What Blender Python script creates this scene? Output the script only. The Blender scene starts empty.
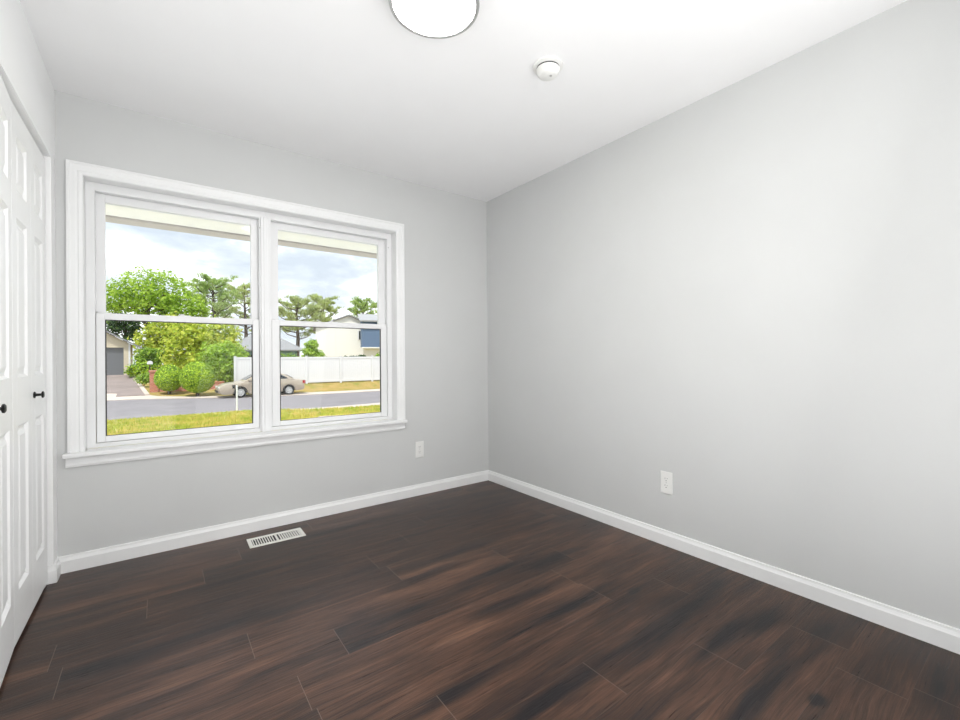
import bpy, bmesh, math, random
from mathutils import Vector, Matrix, noise
random.seed(7)
S = bpy.context.scene
COL = S.collection
PI = math.pi

# ------------------------------------------------------------------ camera
cd = bpy.data.cameras.new('camera'); cam = bpy.data.objects.new('camera', cd); COL.objects.link(cam)
cd.sensor_width = 36; cd.lens = 434.77 / 960 * 36; cd.shift_y = -3.7 / 960; cd.clip_start = .02; cd.clip_end = 500
F = Vector((.593645, .804726, .000478)); R = Vector((.80471, -.593629, -.006827)); U = R.cross(F)
m = Matrix((R, U, -F)).transposed().to_4x4(); m.translation = (-2.3218, -3.0339, 1.0820)
cam.matrix_world = m
S.camera = cam

# ------------------------------------------------------------------ world, sun, lights, exposure
S.view_settings.view_transform = 'Standard'; S.view_settings.look = 'None'
S.view_settings.gamma = 1; S.view_settings.exposure = 0; S.view_settings.use_curve_mapping = False
W = bpy.data.worlds.new('sky'); S.world = W; W.use_nodes = True
def N(nt, t, **kw):
    n = nt.nodes.new('ShaderNode' + t)
    for k, v in kw.items():
        if k.startswith('_'): setattr(n, k[1:], v)
        else: n.inputs[k.replace('__', ' ')].default_value = v
    return n
def ramp(nt, fac, stops):
    n = nt.nodes.new('ShaderNodeValToRGB'); e = n.color_ramp.elements
    while len(e) < len(stops): e.new(.5)
    for el, (p, c) in zip(e, stops): el.position = p; el.color = (*c, 1) if len(c) == 3 else c
    nt.links.new(fac, n.inputs[0]); return n
nt = W.node_tree; bg = nt.nodes['Background']; LK = nt.links.new
tc = N(nt, 'TexCoord'); sp = N(nt, 'SeparateXYZ'); LK(tc.outputs['Generated'], sp.inputs[0])
blue = ramp(nt, sp.outputs['Z'], [(0, (.84, .89, .97)), (.25, (.76, .84, .96)), (1, (.36, .55, .90))])
mp = N(nt, 'Mapping', Scale=(1.0, 1.0, 2.6), Location=(.35, .1, .3)); LK(tc.outputs['Generated'], mp.inputs[0])
cn = N(nt, 'TexNoise', Scale=4.5, Detail=7, Roughness=.52, Distortion=.1); LK(mp.outputs[0], cn.inputs['Vector'])
cr = ramp(nt, cn.outputs['Fac'], [(.38, (0, 0, 0)), (.45, (.12, .12, .12)), (.53, (.5, .5, .5)), (.64, (1, 1, 1))])
mx = N(nt, 'MixRGB'); LK(cr.outputs[0], mx.inputs[0]); LK(blue.outputs[0], mx.inputs[1]); mx.inputs[2].default_value = (1.9, 1.9, 1.92, 1)
LK(mx.outputs[0], bg.inputs[0]); bg.inputs[1].default_value = 1.05

sl = bpy.data.lights.new('sun', 'SUN'); sl.energy = 4.6; sl.angle = .01; sl.color = (1, .96, .88)
so = bpy.data.objects.new('sun', sl); COL.objects.link(so)
so.rotation_euler = Vector((-.36, -.34, .95)).to_track_quat('Z', 'Y').to_euler()
# added broad fill light at the rear of the room, no real lamp there
hl = bpy.data.lights.new('rear_fill_light', 'AREA'); hl.shape = 'RECTANGLE'; hl.size = 1.7; hl.size_y = 1.9; hl.energy = 30
hl.color = (1, .995, .985)
ho = bpy.data.objects.new('rear_fill_light', hl); COL.objects.link(ho)
ho.location = (-1.15, -3.40, 1.25); ho.rotation_euler = Vector((.75, -1, -.25)).to_track_quat('Z', 'Y').to_euler()
h4 = bpy.data.lights.new('bounce_fill_light', 'AREA'); h4.shape = 'RECTANGLE'; h4.size = 1.3; h4.size_y = .4; h4.energy = 45  # added uplight behind the camera, brightens the ceiling and closet doors
h5 = bpy.data.objects.new('bounce_fill_light', h4); COL.objects.link(h5); h5.location = (-2.0, -3.33, .06); h5.rotation_euler = (PI, 0, 0)
h2 = bpy.data.lights.new('hall_fill_light', 'AREA'); h2.size = .6; h2.energy = 10; h2.color = (1, .97, .92)  # added unseen fill lamp in the hallway
h3 = bpy.data.objects.new('hall_fill_light', h2); COL.objects.link(h3); h3.location = (-1.7, -4.5, 2.40)
LAMP = 56

# ------------------------------------------------------------------ materials
MATS = {}
def mat(name, col=(.8, .8, .8), rough=.5, metal=0, bump=0, bscale=40, var=0, vscale=6, emit=0, spec=.5):
    M = bpy.data.materials.new(name); M.use_nodes = True; nt = M.node_tree
    b = nt.nodes['Principled BSDF']; b.inputs['Base Color'].default_value = (*col, 1)
    b.inputs['Roughness'].default_value = rough; b.inputs['Metallic'].default_value = metal
    b.inputs['Specular IOR Level'].default_value = spec
    tc = N(nt, 'TexCoord')
    if var:
        n = N(nt, 'TexNoise', Scale=vscale, Detail=4); nt.links.new(tc.outputs['Object'], n.inputs['Vector'])
        r = ramp(nt, n.outputs['Fac'], [(.3, tuple(c * (1 - var) for c in col)), (.7, tuple(min(1, c * (1 + var)) for c in col))])
        nt.links.new(r.outputs[0], b.inputs['Base Color'])
    if bump:
        n = N(nt, 'TexNoise', Scale=bscale, Detail=3); nt.links.new(tc.outputs['Object'], n.inputs['Vector'])
        bp = N(nt, 'Bump', Strength=bump, Distance=.002); nt.links.new(n.outputs['Fac'], bp.inputs['Height'])
        nt.links.new(bp.outputs[0], b.inputs['Normal'])
    if emit:
        b.inputs['Emission Color'].default_value = (1, .98, .95, 1); b.inputs['Emission Strength'].default_value = emit
    MATS[name] = M; return M
mat('wall_paint', (.60, .608, .605), .62, bump=.12, bscale=260, var=.012, vscale=3)
mat('closet_wall_paint', (.93, .935, .935), .6, bump=.12, bscale=260, var=.01, vscale=3)
mat('ceiling_paint', (.88, .88, .885), .8, bump=.15, bscale=300, var=.01, vscale=3)
mat('trim_paint', (.83, .835, .835), .35, var=.01)
mat('door_paint', (.92, .925, .925), .38, var=.01)
mat('vinyl', (.80, .805, .81), .35, var=.01)
mat('gasket', (.035, .035, .035), .6, var=.05)
mat('plate_plastic', (.82, .82, .80), .35, var=.01)
mat('slot_dark', (.03, .03, .03), .7, var=.05)
mat('black_metal', (.015, .015, .015), .3, .6, var=.05)
mat('dark_nickel', (.50, .50, .49), .45, .6, var=.04)
mat('steel', (.6, .6, .6), .3, .9, var=.03)
mat('register_paint', (.80, .79, .75), .4, var=.02)
mat('diffuser', (.9, .9, .9), .5, emit=LAMP)
mat('closet_shade', (.2, .2, .2), .8, var=.05)  # dark tone painted in for the shade behind the door gaps
mat('soffit', (.95, .92, .84), .6, var=.02)
mat('gutter', (.50, .45, .42), .5, var=.03)
mat('asphalt', (.215, .198, .206), .9, var=.10, vscale=1.2, bump=.3)
mat('concrete', (.54, .46, .40), .9, var=.08, vscale=1.5, bump=.3)
mat('concrete_light', (.75, .74, .72), .9, var=.05, vscale=1.5)
mat('driveway_asphalt', (.25, .20, .185), .9, var=.15, vscale=.8, bump=.3)
mat('cream_siding', (.62, .54, .42), .7, var=.03)
mat('garage_grey', (.16, .165, .18), .6, var=.04)
mat('roof_grey', (.27, .27, .28), .85, var=.12, vscale=5)
mat('roof_light', (.33, .33, .34), .85, var=.06, vscale=5)
mat('white_siding', (.84, .82, .78), .7, var=.02)
mat('blue_siding', (.12, .18, .29), .7, var=.03)
mat('teal_siding', (.14, .24, .27), .7, var=.04)
mat('white_vinyl_fence', (.72, .72, .75), .5, var=.02)
mat('glass_dark', (.03, .035, .04), .1, var=.1)
mat('bark', (.10, .07, .05), .9, var=.3, vscale=8)
mat('car_paint', (.47, .40, .32), .28, .35, var=.01)
mat('car_black', (.015, .015, .015), .6, var=.05)
mat('rubber', (.02, .02, .02), .8, var=.05)
mat('alloy', (.62, .62, .62), .3, .5, var=.02)
mat('tail_red', (.35, .02, .02), .25, var=.05)
mat('headlight', (.6, .6, .58), .15, var=.02)

def glass():
    M = bpy.data.materials.new('window_glass'); M.use_nodes = True; nt = M.node_tree
    nt.nodes.remove(nt.nodes['Principled BSDF']); out = nt.nodes['Material Output']
    t = N(nt, 'BsdfTransparent', Color=(.97, .985, .98, 1)); g = N(nt, 'BsdfGlossy', Roughness=.02)
    f = N(nt, 'Fresnel', IOR=1.2); x = N(nt, 'MixShader')
    nt.links.new(f.outputs[0], x.inputs[0]); nt.links.new(t.outputs[0], x.inputs[1]); nt.links.new(g.outputs[0], x.inputs[2])
    nt.links.new(x.outputs[0], out.inputs[0]); MATS['window_glass'] = M
glass()

def leaf_mat(name, cols, trans=.35):
    M = bpy.data.materials.new(name); M.use_nodes = True; nt = M.node_tree
    b = nt.nodes['Principled BSDF']; b.inputs['Roughness'].default_value = .6; b.inputs['Specular IOR Level'].default_value = .25
    g = N(nt, 'NewGeometry'); r = ramp(nt, g.outputs['Random Per Island'], [(i / max(1, len(cols) - 1), c) for i, c in enumerate(cols)])
    nt.links.new(r.outputs[0], b.inputs['Base Color'])
    t = N(nt, 'BsdfTranslucent'); nt.links.new(r.outputs[0], t.inputs[0]); x = N(nt, 'MixShader', Fac=trans)
    out = nt.nodes['Material Output']
    nt.links.new(b.outputs[0], x.inputs[1]); nt.links.new(t.outputs[0], x.inputs[2]); nt.links.new(x.outputs[0], out.inputs[0]); MATS[name] = M
leaf_mat('leaf_bright', [(.20, .34, .03), (.38, .56, .06), (.52, .68, .10)], .45)
leaf_mat('leaf_yellow', [(.20, .28, .03), (.50, .60, .07), (.72, .72, .13), (.42, .58, .07)], .45)
leaf_mat('leaf_bush', [(.08, .18, .02), (.26, .42, .03), (.55, .70, .05)], .05)
leaf_mat('leaf_green', [(.12, .22, .03), (.30, .48, .06), (.48, .64, .10)], .4)
leaf_mat('needle_olive', [(.18, .24, .07), (.50, .58, .20), (.72, .78, .34)])
leaf_mat('needle_green', [(.16, .26, .07), (.44, .58, .18), (.64, .76, .28)])
leaf_mat('leaf_dark', [(.02, .05, .02), (.06, .12, .04), (.12, .20, .05)])
leaf_mat('grass_blade', [(.42, .42, .08), (.58, .50, .14), (.68, .52, .22), (.34, .46, .06)], .3)

def ground_mat(name, a, b_, c, scale=.8):
    M = bpy.data.materials.new(name); M.use_nodes = True; nt = M.node_tree; b = nt.nodes['Principled BSDF']
    b.inputs['Roughness'].default_value = .95; b.inputs['Specular IOR Level'].default_value = .1
    tc = N(nt, 'TexCoord'); n = N(nt, 'TexNoise', Scale=scale, Detail=8, Roughness=.75); nt.links.new(tc.outputs['Object'], n.inputs['Vector'])
    r = ramp(nt, n.outputs['Fac'], [(.35, a), (.5, b_), (.65, c)]); nt.links.new(r.outputs[0], b.inputs['Base Color']); MATS[name] = M
ground_mat('lawn_near', (.20, .34, .03), (.48, .46, .10), (.66, .48, .18), 1.6)
ground_mat('lawn_far', (.17, .20, .04), (.32, .24, .08), (.40, .28, .11), 1.2)

def brick_mat():
    M = bpy.data.materials.new('brick'); M.use_nodes = True; nt = M.node_tree; b = nt.nodes['Principled BSDF']; b.inputs['Roughness'].default_value = .9
    tc = N(nt, 'TexCoord'); sp = N(nt, 'SeparateXYZ'); nt.links.new(tc.outputs['Object'], sp.inputs[0])
    ad = N(nt, 'Math', _operation='ADD'); nt.links.new(sp.outputs[0], ad.inputs[0]); nt.links.new(sp.outputs[1], ad.inputs[1])
    cb = N(nt, 'CombineXYZ'); nt.links.new(ad.outputs[0], cb.inputs[0]); nt.links.new(sp.outputs[2], cb.inputs[1])
    k = N(nt, 'TexBrick', Scale=1); k.inputs['Color1'].default_value = (.48, .12, .07, 1); k.inputs['Color2'].default_value = (.60, .19, .11, 1)
    k.inputs['Mortar'].default_value = (.55, .45, .38, 1); k.inputs['Brick Width'].default_value = .2; k.inputs['Row Height'].default_value = .075
    k.inputs['Mortar Size'].default_value = .008
    nt.links.new(cb.outputs[0], k.inputs['Vector']); nt.links.new(k.outputs['Color'], b.inputs['Base Color']); MATS['brick'] = M
brick_mat()

def floor_mat():
    M = bpy.data.materials.new('dark_oak_planks'); M.use_nodes = True; nt = M.node_tree; L = nt.links.new
    b = nt.nodes['Principled BSDF']
    uv = N(nt, 'UVMap'); uv.uv_map = 'grain'; ue = N(nt, 'UVMap'); ue.uv_map = 'edge'; tc = N(nt, 'TexCoord')
    def mth(op, a, c=None, clamp=False):
        n = N(nt, 'Math', _operation=op); n.use_clamp = clamp
        for i, v in enumerate((a, c)):
            if v is None: continue
            if isinstance(v, (int, float)): n.inputs[i].default_value = v
            else: L(v, n.inputs[i])
        return n.outputs[0]
    def mapn(src, sx, sy): 
        n = N(nt, 'Mapping', Scale=(sx, sy, 1)); L(src, n.inputs[0]); return n.outputs[0]
    # wavy domain: grain lines drift across a plank
    wv = N(nt, 'TexNoise', Scale=1, Detail=2); L(mapn(uv.outputs[0], 2.2, 5), wv.inputs['Vector'])
    wsub = N(nt, 'VectorMath', _operation='SUBTRACT'); L(wv.outputs['Color'], wsub.inputs[0]); wsub.inputs[1].default_value = (.5, .5, .5)
    wsc = N(nt, 'VectorMath', _operation='MULTIPLY'); L(wsub.outputs[0], wsc.inputs[0]); wsc.inputs[1].default_value = (.02, .05, 0)
    wad = N(nt, 'VectorMath', _operation='ADD'); L(uv.outputs[0], wad.inputs[0]); L(wsc.outputs[0], wad.inputs[1])
    g = wad.outputs[0]
    big = N(nt, 'TexNoise', Scale=1, Detail=4, Roughness=.55); L(mapn(g, 2.0, 11), big.inputs['Vector'])
    mid = N(nt, 'TexNoise', Scale=1, Detail=5, Roughness=.65); L(mapn(g, 3, 48), mid.inputs['Vector'])
    fine = N(nt, 'TexNoise', Scale=1, Detail=4, Roughness=.7); L(mapn(g, 4, 150), fine.inputs['Vector'])
    # dark mineral patches that lie in the boards
    pos = N(nt, 'SeparateXYZ'); L(tc.outputs['Object'], pos.inputs[0])
    wob = N(nt, 'TexNoise', Scale=1, Detail=3); L(mapn(tc.outputs['Object'], 4, 26), wob.inputs['Vector'])
    wobv = mth('MULTIPLY', mth('SUBTRACT', wob.outputs['Fac'], .5), 2.6)
    tot = None
    for (x, y, rx, ry, s) in PATCHES:
        if rx > .05: rx, ry = rx * 1.35, ry * .78
        dx = mth('DIVIDE', mth('SUBTRACT', pos.outputs[0], x), rx); dy = mth('DIVIDE', mth('SUBTRACT', pos.outputs[1], y), ry)
        d = mth('ADD', mth('MULTIPLY', dx, dx), mth('MULTIPLY', dy, dy))
        d = mth('ADD', d, wobv)
        v = mth('MULTIPLY', mth('POWER', 2.718, mth('MULTIPLY', d, -1.3)), s)
        tot = v if tot is None else mth('MAXIMUM', tot, v)
    fac = mth('ADD', mth('MULTIPLY', big.outputs['Fac'], 1.0), mth('MULTIPLY', mid.outputs['Fac'], .55))
    fac = mth('ADD', fac, mth('MULTIPLY', fine.outputs['Fac'], .75))
    fac = mth('SUBTRACT', fac, mth('MULTIPLY', tot, .42))
    at = N(nt, 'Attribute'); at.attribute_name = 'tone'
    fac = mth('ADD', fac, mth('MULTIPLY', at.outputs['Fac'], .22))
    fac = mth('SUBTRACT', mth('MULTIPLY', fac, .5), .075)
    r = ramp(nt, fac, [(.30, (.010, .008, .009)), (.40, (.024, .015, .013)), (.49, (.042, .022, .015)), (.58, (.082, .041, .026)), (.72, (.165, .085, .052))])
    # seams
    se = N(nt, 'SeparateXYZ'); L(ue.outputs[0], se.inputs[0])
    ex = mth('MULTIPLY', mth('MINIMUM', se.outputs[0], mth('SUBTRACT', 1, se.outputs[0])), PL)
    ey = mth('MULTIPLY', mth('MINIMUM', se.outputs[1], mth('SUBTRACT', 1, se.outputs[1])), PW)
    lx = mth('LESS_THAN', ex, .0011); ly = mth('LESS_THAN', ey, .0007)
    sm = mth('MAXIMUM', mth('MULTIPLY', lx, .55), mth('MULTIPLY', ly, .2))
    mx = N(nt, 'MixRGB'); L(sm, mx.inputs[0]); L(r.outputs[0], mx.inputs[1]); mx.inputs[2].default_value = (.20, .15, .12, 1)
    L(mx.outputs[0], b.inputs['Base Color'])
    rr = mth('ADD', mth('MULTIPLY', fine.outputs['Fac'], .22), .20); L(rr, b.inputs['Roughness'])
    b.inputs['Specular IOR Level'].default_value = .30
    bp = N(nt, 'Bump', Strength=.6, Distance=.0015); L(mth('ADD', fine.outputs['Fac'], mth('MULTIPLY', mid.outputs['Fac'], .6)), bp.inputs['Height'])
    L(bp.outputs[0], b.inputs['Normal']); MATS['floor'] = M
PW, PL = .18, 1.22
PATCHES = [(-.92, -1.745, .32, .05, 1), (-.62, -2.08, .30, .07, .9), (-1.25, -2.06, .30, .05, .9), (-1.08, -1.57, .14, .04, .8), (-.25, -2.04, .14, .05, .9),
    (-.60, -2.24, .12, .04, 1), (-.33, -2.30, .16, .05, .8), (-.80, -2.44, .32, .055, .9), (-.26, -2.78, .13, .05, 1), (-.67, -2.56, .030, .018, 2.2),
    (-.57, -1.84, .028, .015, 2.2), (-.30, -2.47, .16, .05, .55), (-1.33, -1.36, .22, .03, .8), (-1.55, -1.85, .14, .035, .8), (-1.06, -1.02, .26, .04, .8),
    (-1.0, -.66, .3, .035, .6), (-.9, -1.31, .22, .03, .8), (-.53, -1.38, .24, .05, .8), (-.82, -.99, .28, .04, .5), (-1.27, -1.14, .22, .035, .6),
    (-2.5, -.52, .4, .03, .6), (-1.95, -.60, .35, .035, .6), (-2.2, -1.0, .35, .03, .4), (-1.3, -.3, .5, .03, .5), (-.5, -.55, .3, .03, .5), (-.45, -1.0, .25, .04, .6)]
floor_mat()

# ------------------------------------------------------------------ mesh helpers
def tag(o, label=None, cat=None, group=None, kind=None):
    if label: o['label'] = label
    if cat: o['category'] = cat
    if group: o['group'] = group
    if kind: o['kind'] = kind
    return o
def empty(name, loc=(0, 0, 0), rz=0, label=None, cat=None, group=None, kind=None):
    o = bpy.data.objects.new(name, None); o.empty_display_size = .1; o.location = loc; o.rotation_euler = (0, 0, rz); COL.objects.link(o)
    return tag(o, label, cat, group, kind)
class MB:
    def __init__(s): s.v = []; s.f = []
    def add(s, vs, fs):
        n = len(s.v); s.v += [tuple(v) for v in vs]; s.f += [tuple(i + n for i in f) for f in fs]; return s
    def box(s, x0, y0, z0, x1, y1, z1):
        a = [(x0, y0, z0), (x1, y0, z0), (x1, y1, z0), (x0, y1, z0), (x0, y0, z1), (x1, y0, z1), (x1, y1, z1), (x0, y1, z1)]
        return s.add(a, [(3, 2, 1, 0), (4, 5, 6, 7), (0, 1, 5, 4), (1, 2, 6, 5), (2, 3, 7, 6), (3, 0, 4, 7)])
    def tube(s, path, rad, n=8):
        path = [Vector(p) for p in path]; rings = []
        for i, p in enumerate(path):
            d = (path[min(i + 1, len(path) - 1)] - path[max(i - 1, 0)]).normalized()
            a = d.cross(Vector((0, 0, 1))) if abs(d.z) < .95 else d.cross(Vector((1, 0, 0))); a.normalize(); c = d.cross(a)
            r = rad[i] if isinstance(rad, (list, tuple)) else rad
            rings.append([p + (a * math.cos(2 * PI * k / n) + c * math.sin(2 * PI * k / n)) * r for k in range(n)])
        vs = [v for r_ in rings for v in r_]; fs = []
        for i in range(len(rings) - 1):
            for k in range(n): fs.append((i * n + k, i * n + (k + 1) % n, (i + 1) * n + (k + 1) % n, (i + 1) * n + k))
        fs.append(tuple(range(n))[::-1]); fs.append(tuple((len(rings) - 1) * n + k for k in range(n)))
        return s.add(vs, fs)
    def lathe(s, prof, n=40, c=(0, 0, 0), axis='z'):
        vs = []
        for (r, h) in prof:
            for k in range(n):
                a = 2 * PI * k / n; x, y = r * math.cos(a), r * math.sin(a)
                p = (x, y, h) if axis == 'z' else ((h, x, y) if axis == 'x' else (x, h, y))
                vs.append((p[0] + c[0], p[1] + c[1], p[2] + c[2]))
        fs = []
        for i in range(len(prof) - 1):
            for k in range(n): fs.append((i * n + k, i * n + (k + 1) % n, (i + 1) * n + (k + 1) % n, (i + 1) * n + k))
        return s.add(vs, fs)
    def prism(s, pts, axis, a, b):   # polygon extruded along an axis; pts given in the two other axes
        def P(p, t): return {'x': (t, p[0], p[1]), 'y': (p[0], t, p[1]), 'z': (p[0], p[1], t)}[axis]
        n = len(pts)
        return s.add([P(p, a) for p in pts] + [P(p, b) for p in pts],
                     [tuple(range(n)), tuple(range(2 * n - 1, n - 1, -1))] + [(i, (i + 1) % n + n if False else i + n, (i + 1) % n + n, (i + 1) % n) for i in range(n)])
    def sweep(s, prof, path, nrm, side=1, closed=False):
        """mitred moulding: prof = (u,v) closed profile, u along the in-plane normal, v along nrm"""
        path = [Vector(p) for p in path]; nrm = Vector(nrm); L = len(path); segs = L if closed else L - 1
        dirs = [(path[(i + 1) % L] - path[i]).normalized() for i in range(segs)]
        ns = [nrm.cross(d).normalized() * side for d in dirs]; vs = []
        for i, p in enumerate(path):
            if closed: a, b = ns[i - 1], ns[i]
            else: a, b = ns[max(i - 1, 0)], ns[min(i, segs - 1)]
            mm = (a + b); mm = mm / (mm.dot(b)) if mm.length > 1e-6 else b
            for (u, v) in prof: vs.append(p + mm * u + nrm * v)
        k = len(prof); fs = []
        for i in range(segs):
            j = (i + 1) % L
            for q in range(k): fs.append((i * k + q, i * k + (q + 1) % k, j * k + (q + 1) % k, j * k + q))
        if not closed: fs.append(tuple(range(k))); fs.append(tuple((L - 1) * k + q for q in range(k - 1, -1, -1)))
        return s.add(vs, fs)
    def build(s, name, mt, parent=None, bevel=0, smooth=False, loc=None, seg=2):
        me = bpy.data.meshes.new(name); me.from_pydata(s.v, [], s.f)
        bm = bmesh.new(); bm.from_mesh(me); bmesh.ops.recalc_face_normals(bm, faces=bm.faces)
        if bevel: 
            bm2 = bmesh.ops.bevel(bm, geom=[e for e in bm.edges if e.is_manifold and e.calc_face_angle(0) > .5], offset=bevel, segments=seg, affect='EDGES', profile=.5, clamp_overlap=True)
        bm.to_mesh(me); bm.free()
        if smooth:
            me.polygons.foreach_set('use_smooth', [True] * len(me.polygons))
            try: me.set_sharp_from_angle(angle=.7)
            except Exception: pass
        me.materials.append(MATS[mt] if isinstance(mt, str) else mt)
        o = bpy.data.objects.new(name, me); COL.objects.link(o)
        if parent: o.parent = parent
        if loc: o.location = loc
        return o
def struct(name, mb, mt, label, cat, **k):
    return tag(mb.build(name, mt, **k), label, cat, kind='structure')

# ------------------------------------------------------------------ room shell
XL, YR, H, WT = -2.7405, -3.6, 2.44, .18
WX0, WX1, WZ0, WZ1 = -2.635, -.873, .605, 2.034     # window opening
b = MB(); JB = .014
b.box(XL - .2, 0, -.3, WX0 - JB, WT, 2.6); b.box(WX1 + JB, 0, -.3, .2, WT, 2.6); b.box(WX0 - JB, 0, -.3, WX1 + JB, WT, WZ0 - .02); b.box(WX0 - JB, 0, WZ1 + JB, WX1 + JB, WT, 2.6)
struct('wall_back', b, 'wall_paint', 'light grey painted wall that holds the double window', 'wall')
struct('wall_right', MB().box(0, YR - .12, -.3, .15, 0, 2.6), 'wall_paint', 'long blank light grey wall to the right of the window', 'wall')
CY0, CY1, CZ = -.10, -1.32, 2.065                   # closet opening
b = MB(); b.box(XL - .1, CY0, 0, XL, 0, 2.6); b.box(XL - .1, CY1, CZ, XL, CY0, 2.6); b.box(XL - .1, YR - .12, 0, XL, CY1, 2.6)
struct('wall_left', b, 'closet_wall_paint', 'white painted wall around the closet doors on the left', 'wall')
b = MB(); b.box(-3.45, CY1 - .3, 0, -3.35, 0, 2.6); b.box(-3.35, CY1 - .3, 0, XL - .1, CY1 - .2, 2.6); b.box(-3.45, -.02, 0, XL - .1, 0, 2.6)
struct('wall_closet', b, 'closet_shade', 'inside walls of the closet behind the folding doors', 'wall')
b = MB(); b.box(XL - .1, YR - .12, 0, -2.15, YR, 2.6); b.box(-1.25, YR - .12, 0, 0, YR, 2.6); b.box(-2.15, YR - .12, 2.04, -1.25, YR, 2.6)
struct('wall_rear', b, 'wall_paint', 'grey wall with the doorway behind the camera', 'wall')
b = MB(); b.box(-3.2, -5.3, 0, 0, -5.2, 2.6); b.box(-3.3, -5.3, 0, -3.2, YR - .12, 2.6); b.box(-.1, -5.3, 0, 0, YR - .12, 2.6)
struct('wall_hall', b, 'closet_wall_paint', 'white hallway walls beyond the doorway behind the camera', 'wall')
struct('ceiling', MB().box(-3.45, -5.3, H, .15, 0, 2.6), 'ceiling_paint', 'flat white painted ceiling', 'ceiling')

# floor: every board is a face with its own grain coordinates
def build_floor():
    me = bpy.data.meshes.new('floor'); vs = []; fs = []; ug = []; ue = []; tone = []
    y0 = .33 - 0; rows = []
    known = {-.93: -1.38, -1.65: -.716, -2.01: -1.125, -2.19: -.713, -2.37: -.30, -1.83: -1.615, -1.29: -.55, -1.47: -1.95, -1.11: -2.05, -.75: -.2, -.57: -1.15, -.39: -2.15, -.21: -.75, -.03: -1.55}
    rnd = random.Random(11)
    k = 0
    X0, X1, Y0, Y1 = -3.45, 0, -5.2, 0
    yt = .15
    while yt > Y0:
        yb = yt - PW
        ref = next((v for kk, v in known.items() if abs(kk - yt) < .01), rnd.uniform(-1.2, 0))
        x = ref - PL * 4
        while x < X1:
            a, c = max(x, X0), min(x + PL, X1); p, q = max(yb, Y0), min(yt, Y1)
            ox, oy = rnd.uniform(0, 60), rnd.uniform(0, 60); tn = rnd.uniform(-.5, .5)
            if c - a > 1e-4 and q - p > 1e-4:
                n = len(vs); vs += [(a, p, 0), (c, p, 0), (c, q, 0), (a, q, 0)]; fs.append((n, n + 1, n + 2, n + 3))
                for (vx, vy) in ((a, p), (c, p), (c, q), (a, q)):
                    ug.append((vx + ox, vy + oy)); ue.append(((vx - x) / PL, (vy - yb) / PW)); tone.append(tn)
            x += PL
        yt -= PW
    # solid underside
    n = len(vs); vs += [(X0, Y0, -.02), (X1, Y0, -.02), (X1, Y1, -.02), (X0, Y1, -.02)]; fs.append((n + 3, n + 2, n + 1, n))
    ug += [(0, 0)] * 4; ue += [(.5, .5)] * 4; tone += [0] * 4
    me.from_pydata(vs, [], fs)
    u1 = me.uv_layers.new(name='grain'); u2 = me.uv_layers.new(name='edge')
    for i, (g, e) in enumerate(zip(ug, ue)): u1.data[i].uv = g; u2.data[i].uv = e
    at = me.attributes.new('tone', 'FLOAT', 'POINT')
    at.data.foreach_set('value', tone)
    me.materials.append(MATS['floor']); o = bpy.data.objects.new('floor', me); COL.objects.link(o)
    tag(o, 'dark brown wood plank floor with knots and smoky patches', 'floor', kind='structure')
build_floor()

# baseboards
BP = [(0, 0), (.014, 0), (.014, .060), (.011, .066), (.008, .074), (.007, .083), (0, .085)]
struct('baseboard_back', MB().sweep(BP, [(0, 0, 0), (XL, 0, 0)], (0, 0, 1), 1), 'trim_paint', 'white baseboard along the window wall', 'baseboard')
struct('baseboard_right', MB().sweep(BP, [(0, YR, 0), (0, 0, 0)], (0, 0, 1), 1), 'trim_paint', 'long white baseboard along the blank right wall', 'baseboard')
struct('baseboard_left', MB().sweep(BP, [(XL, -.0142, 0), (XL, CY0, 0), (XL - .05, CY0, 0)], (0, 0, 1), 1), 'trim_paint', 'short white baseboard stub turning into the closet opening', 'baseboard')
struct('baseboard_closet', MB().sweep(BP, [(XL, CY1, 0), (XL, YR, 0)], (0, 0, 1), 1), 'trim_paint', 'white baseboard on the closet wall past the doors', 'baseboard')

# ------------------------------------------------------------------ window
CP = [(0, 0), (.064, 0), (.064, .018), (.054, .019), (.050, .016), (.046, .015), (.030, .0145), (.022, .013), (.016, .016), (.006, .014), (0, .010)]
path = [(WX0, 0, WZ0), (WX0, 0, WZ1), (WX1, 0, WZ1), (WX1, 0, WZ0)]
struct('trim_1', MB().sweep(CP, path, (0, -1, 0), 1), 'trim_paint', 'white moulded casing around the double window', 'window casing')
struct('trim_2', MB().box(WX0 - .08, -.045, WZ0 - .022, WX1 + .068, .0, WZ0).box(WX0 + .001, 0, WZ0 - .0195, WX1 - .001, .076, WZ0), 'trim_paint', 'white window stool ledge under the double window', 'window sill', bevel=.004)
AP = [(0, 0), (0, .012), (.010, .016), (.030, .012), (.050, .010), (.052, 0)]
struct('trim_3', MB().sweep([(0, 0), (.012, 0), (.016, .012), (.011, .022), (.010, .046), (.006, .052), (0, .052)], [(WX0 - .072, 0, WZ0 - .0745), (WX1 + .062, 0, WZ0 - .0745)], (0, 0, 1), -1), 'trim_paint', 'narrow white apron board under the window ledge', 'window apron')
b = MB(); b.box(WX0 - JB, .0005, WZ0 - .019, WX0, WT, WZ1 + JB); b.box(WX1, .0005, WZ0 - .019, WX1 + JB, WT, WZ1 + JB); b.box(WX0, .0005, WZ1, WX1, WT, WZ1 + JB)
struct('trim_6', b, 'trim_paint', 'white jamb boards lining the double window opening', 'window jamb')
def frame_mb(x0, z0, x1, z1, y0, y1, l, r, bt, tp):
    b = MB(); b.box(x0, y0, z0, x0 + l, y1, z1); b.box(x1 - r, y0, z0, x1, y1, z1); b.box(x0 + l, y0, z0, x1 - r, y1, z0 + bt); b.box(x0 + l, y0, z1 - tp, x1 - r, y1, z1); return b
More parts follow.
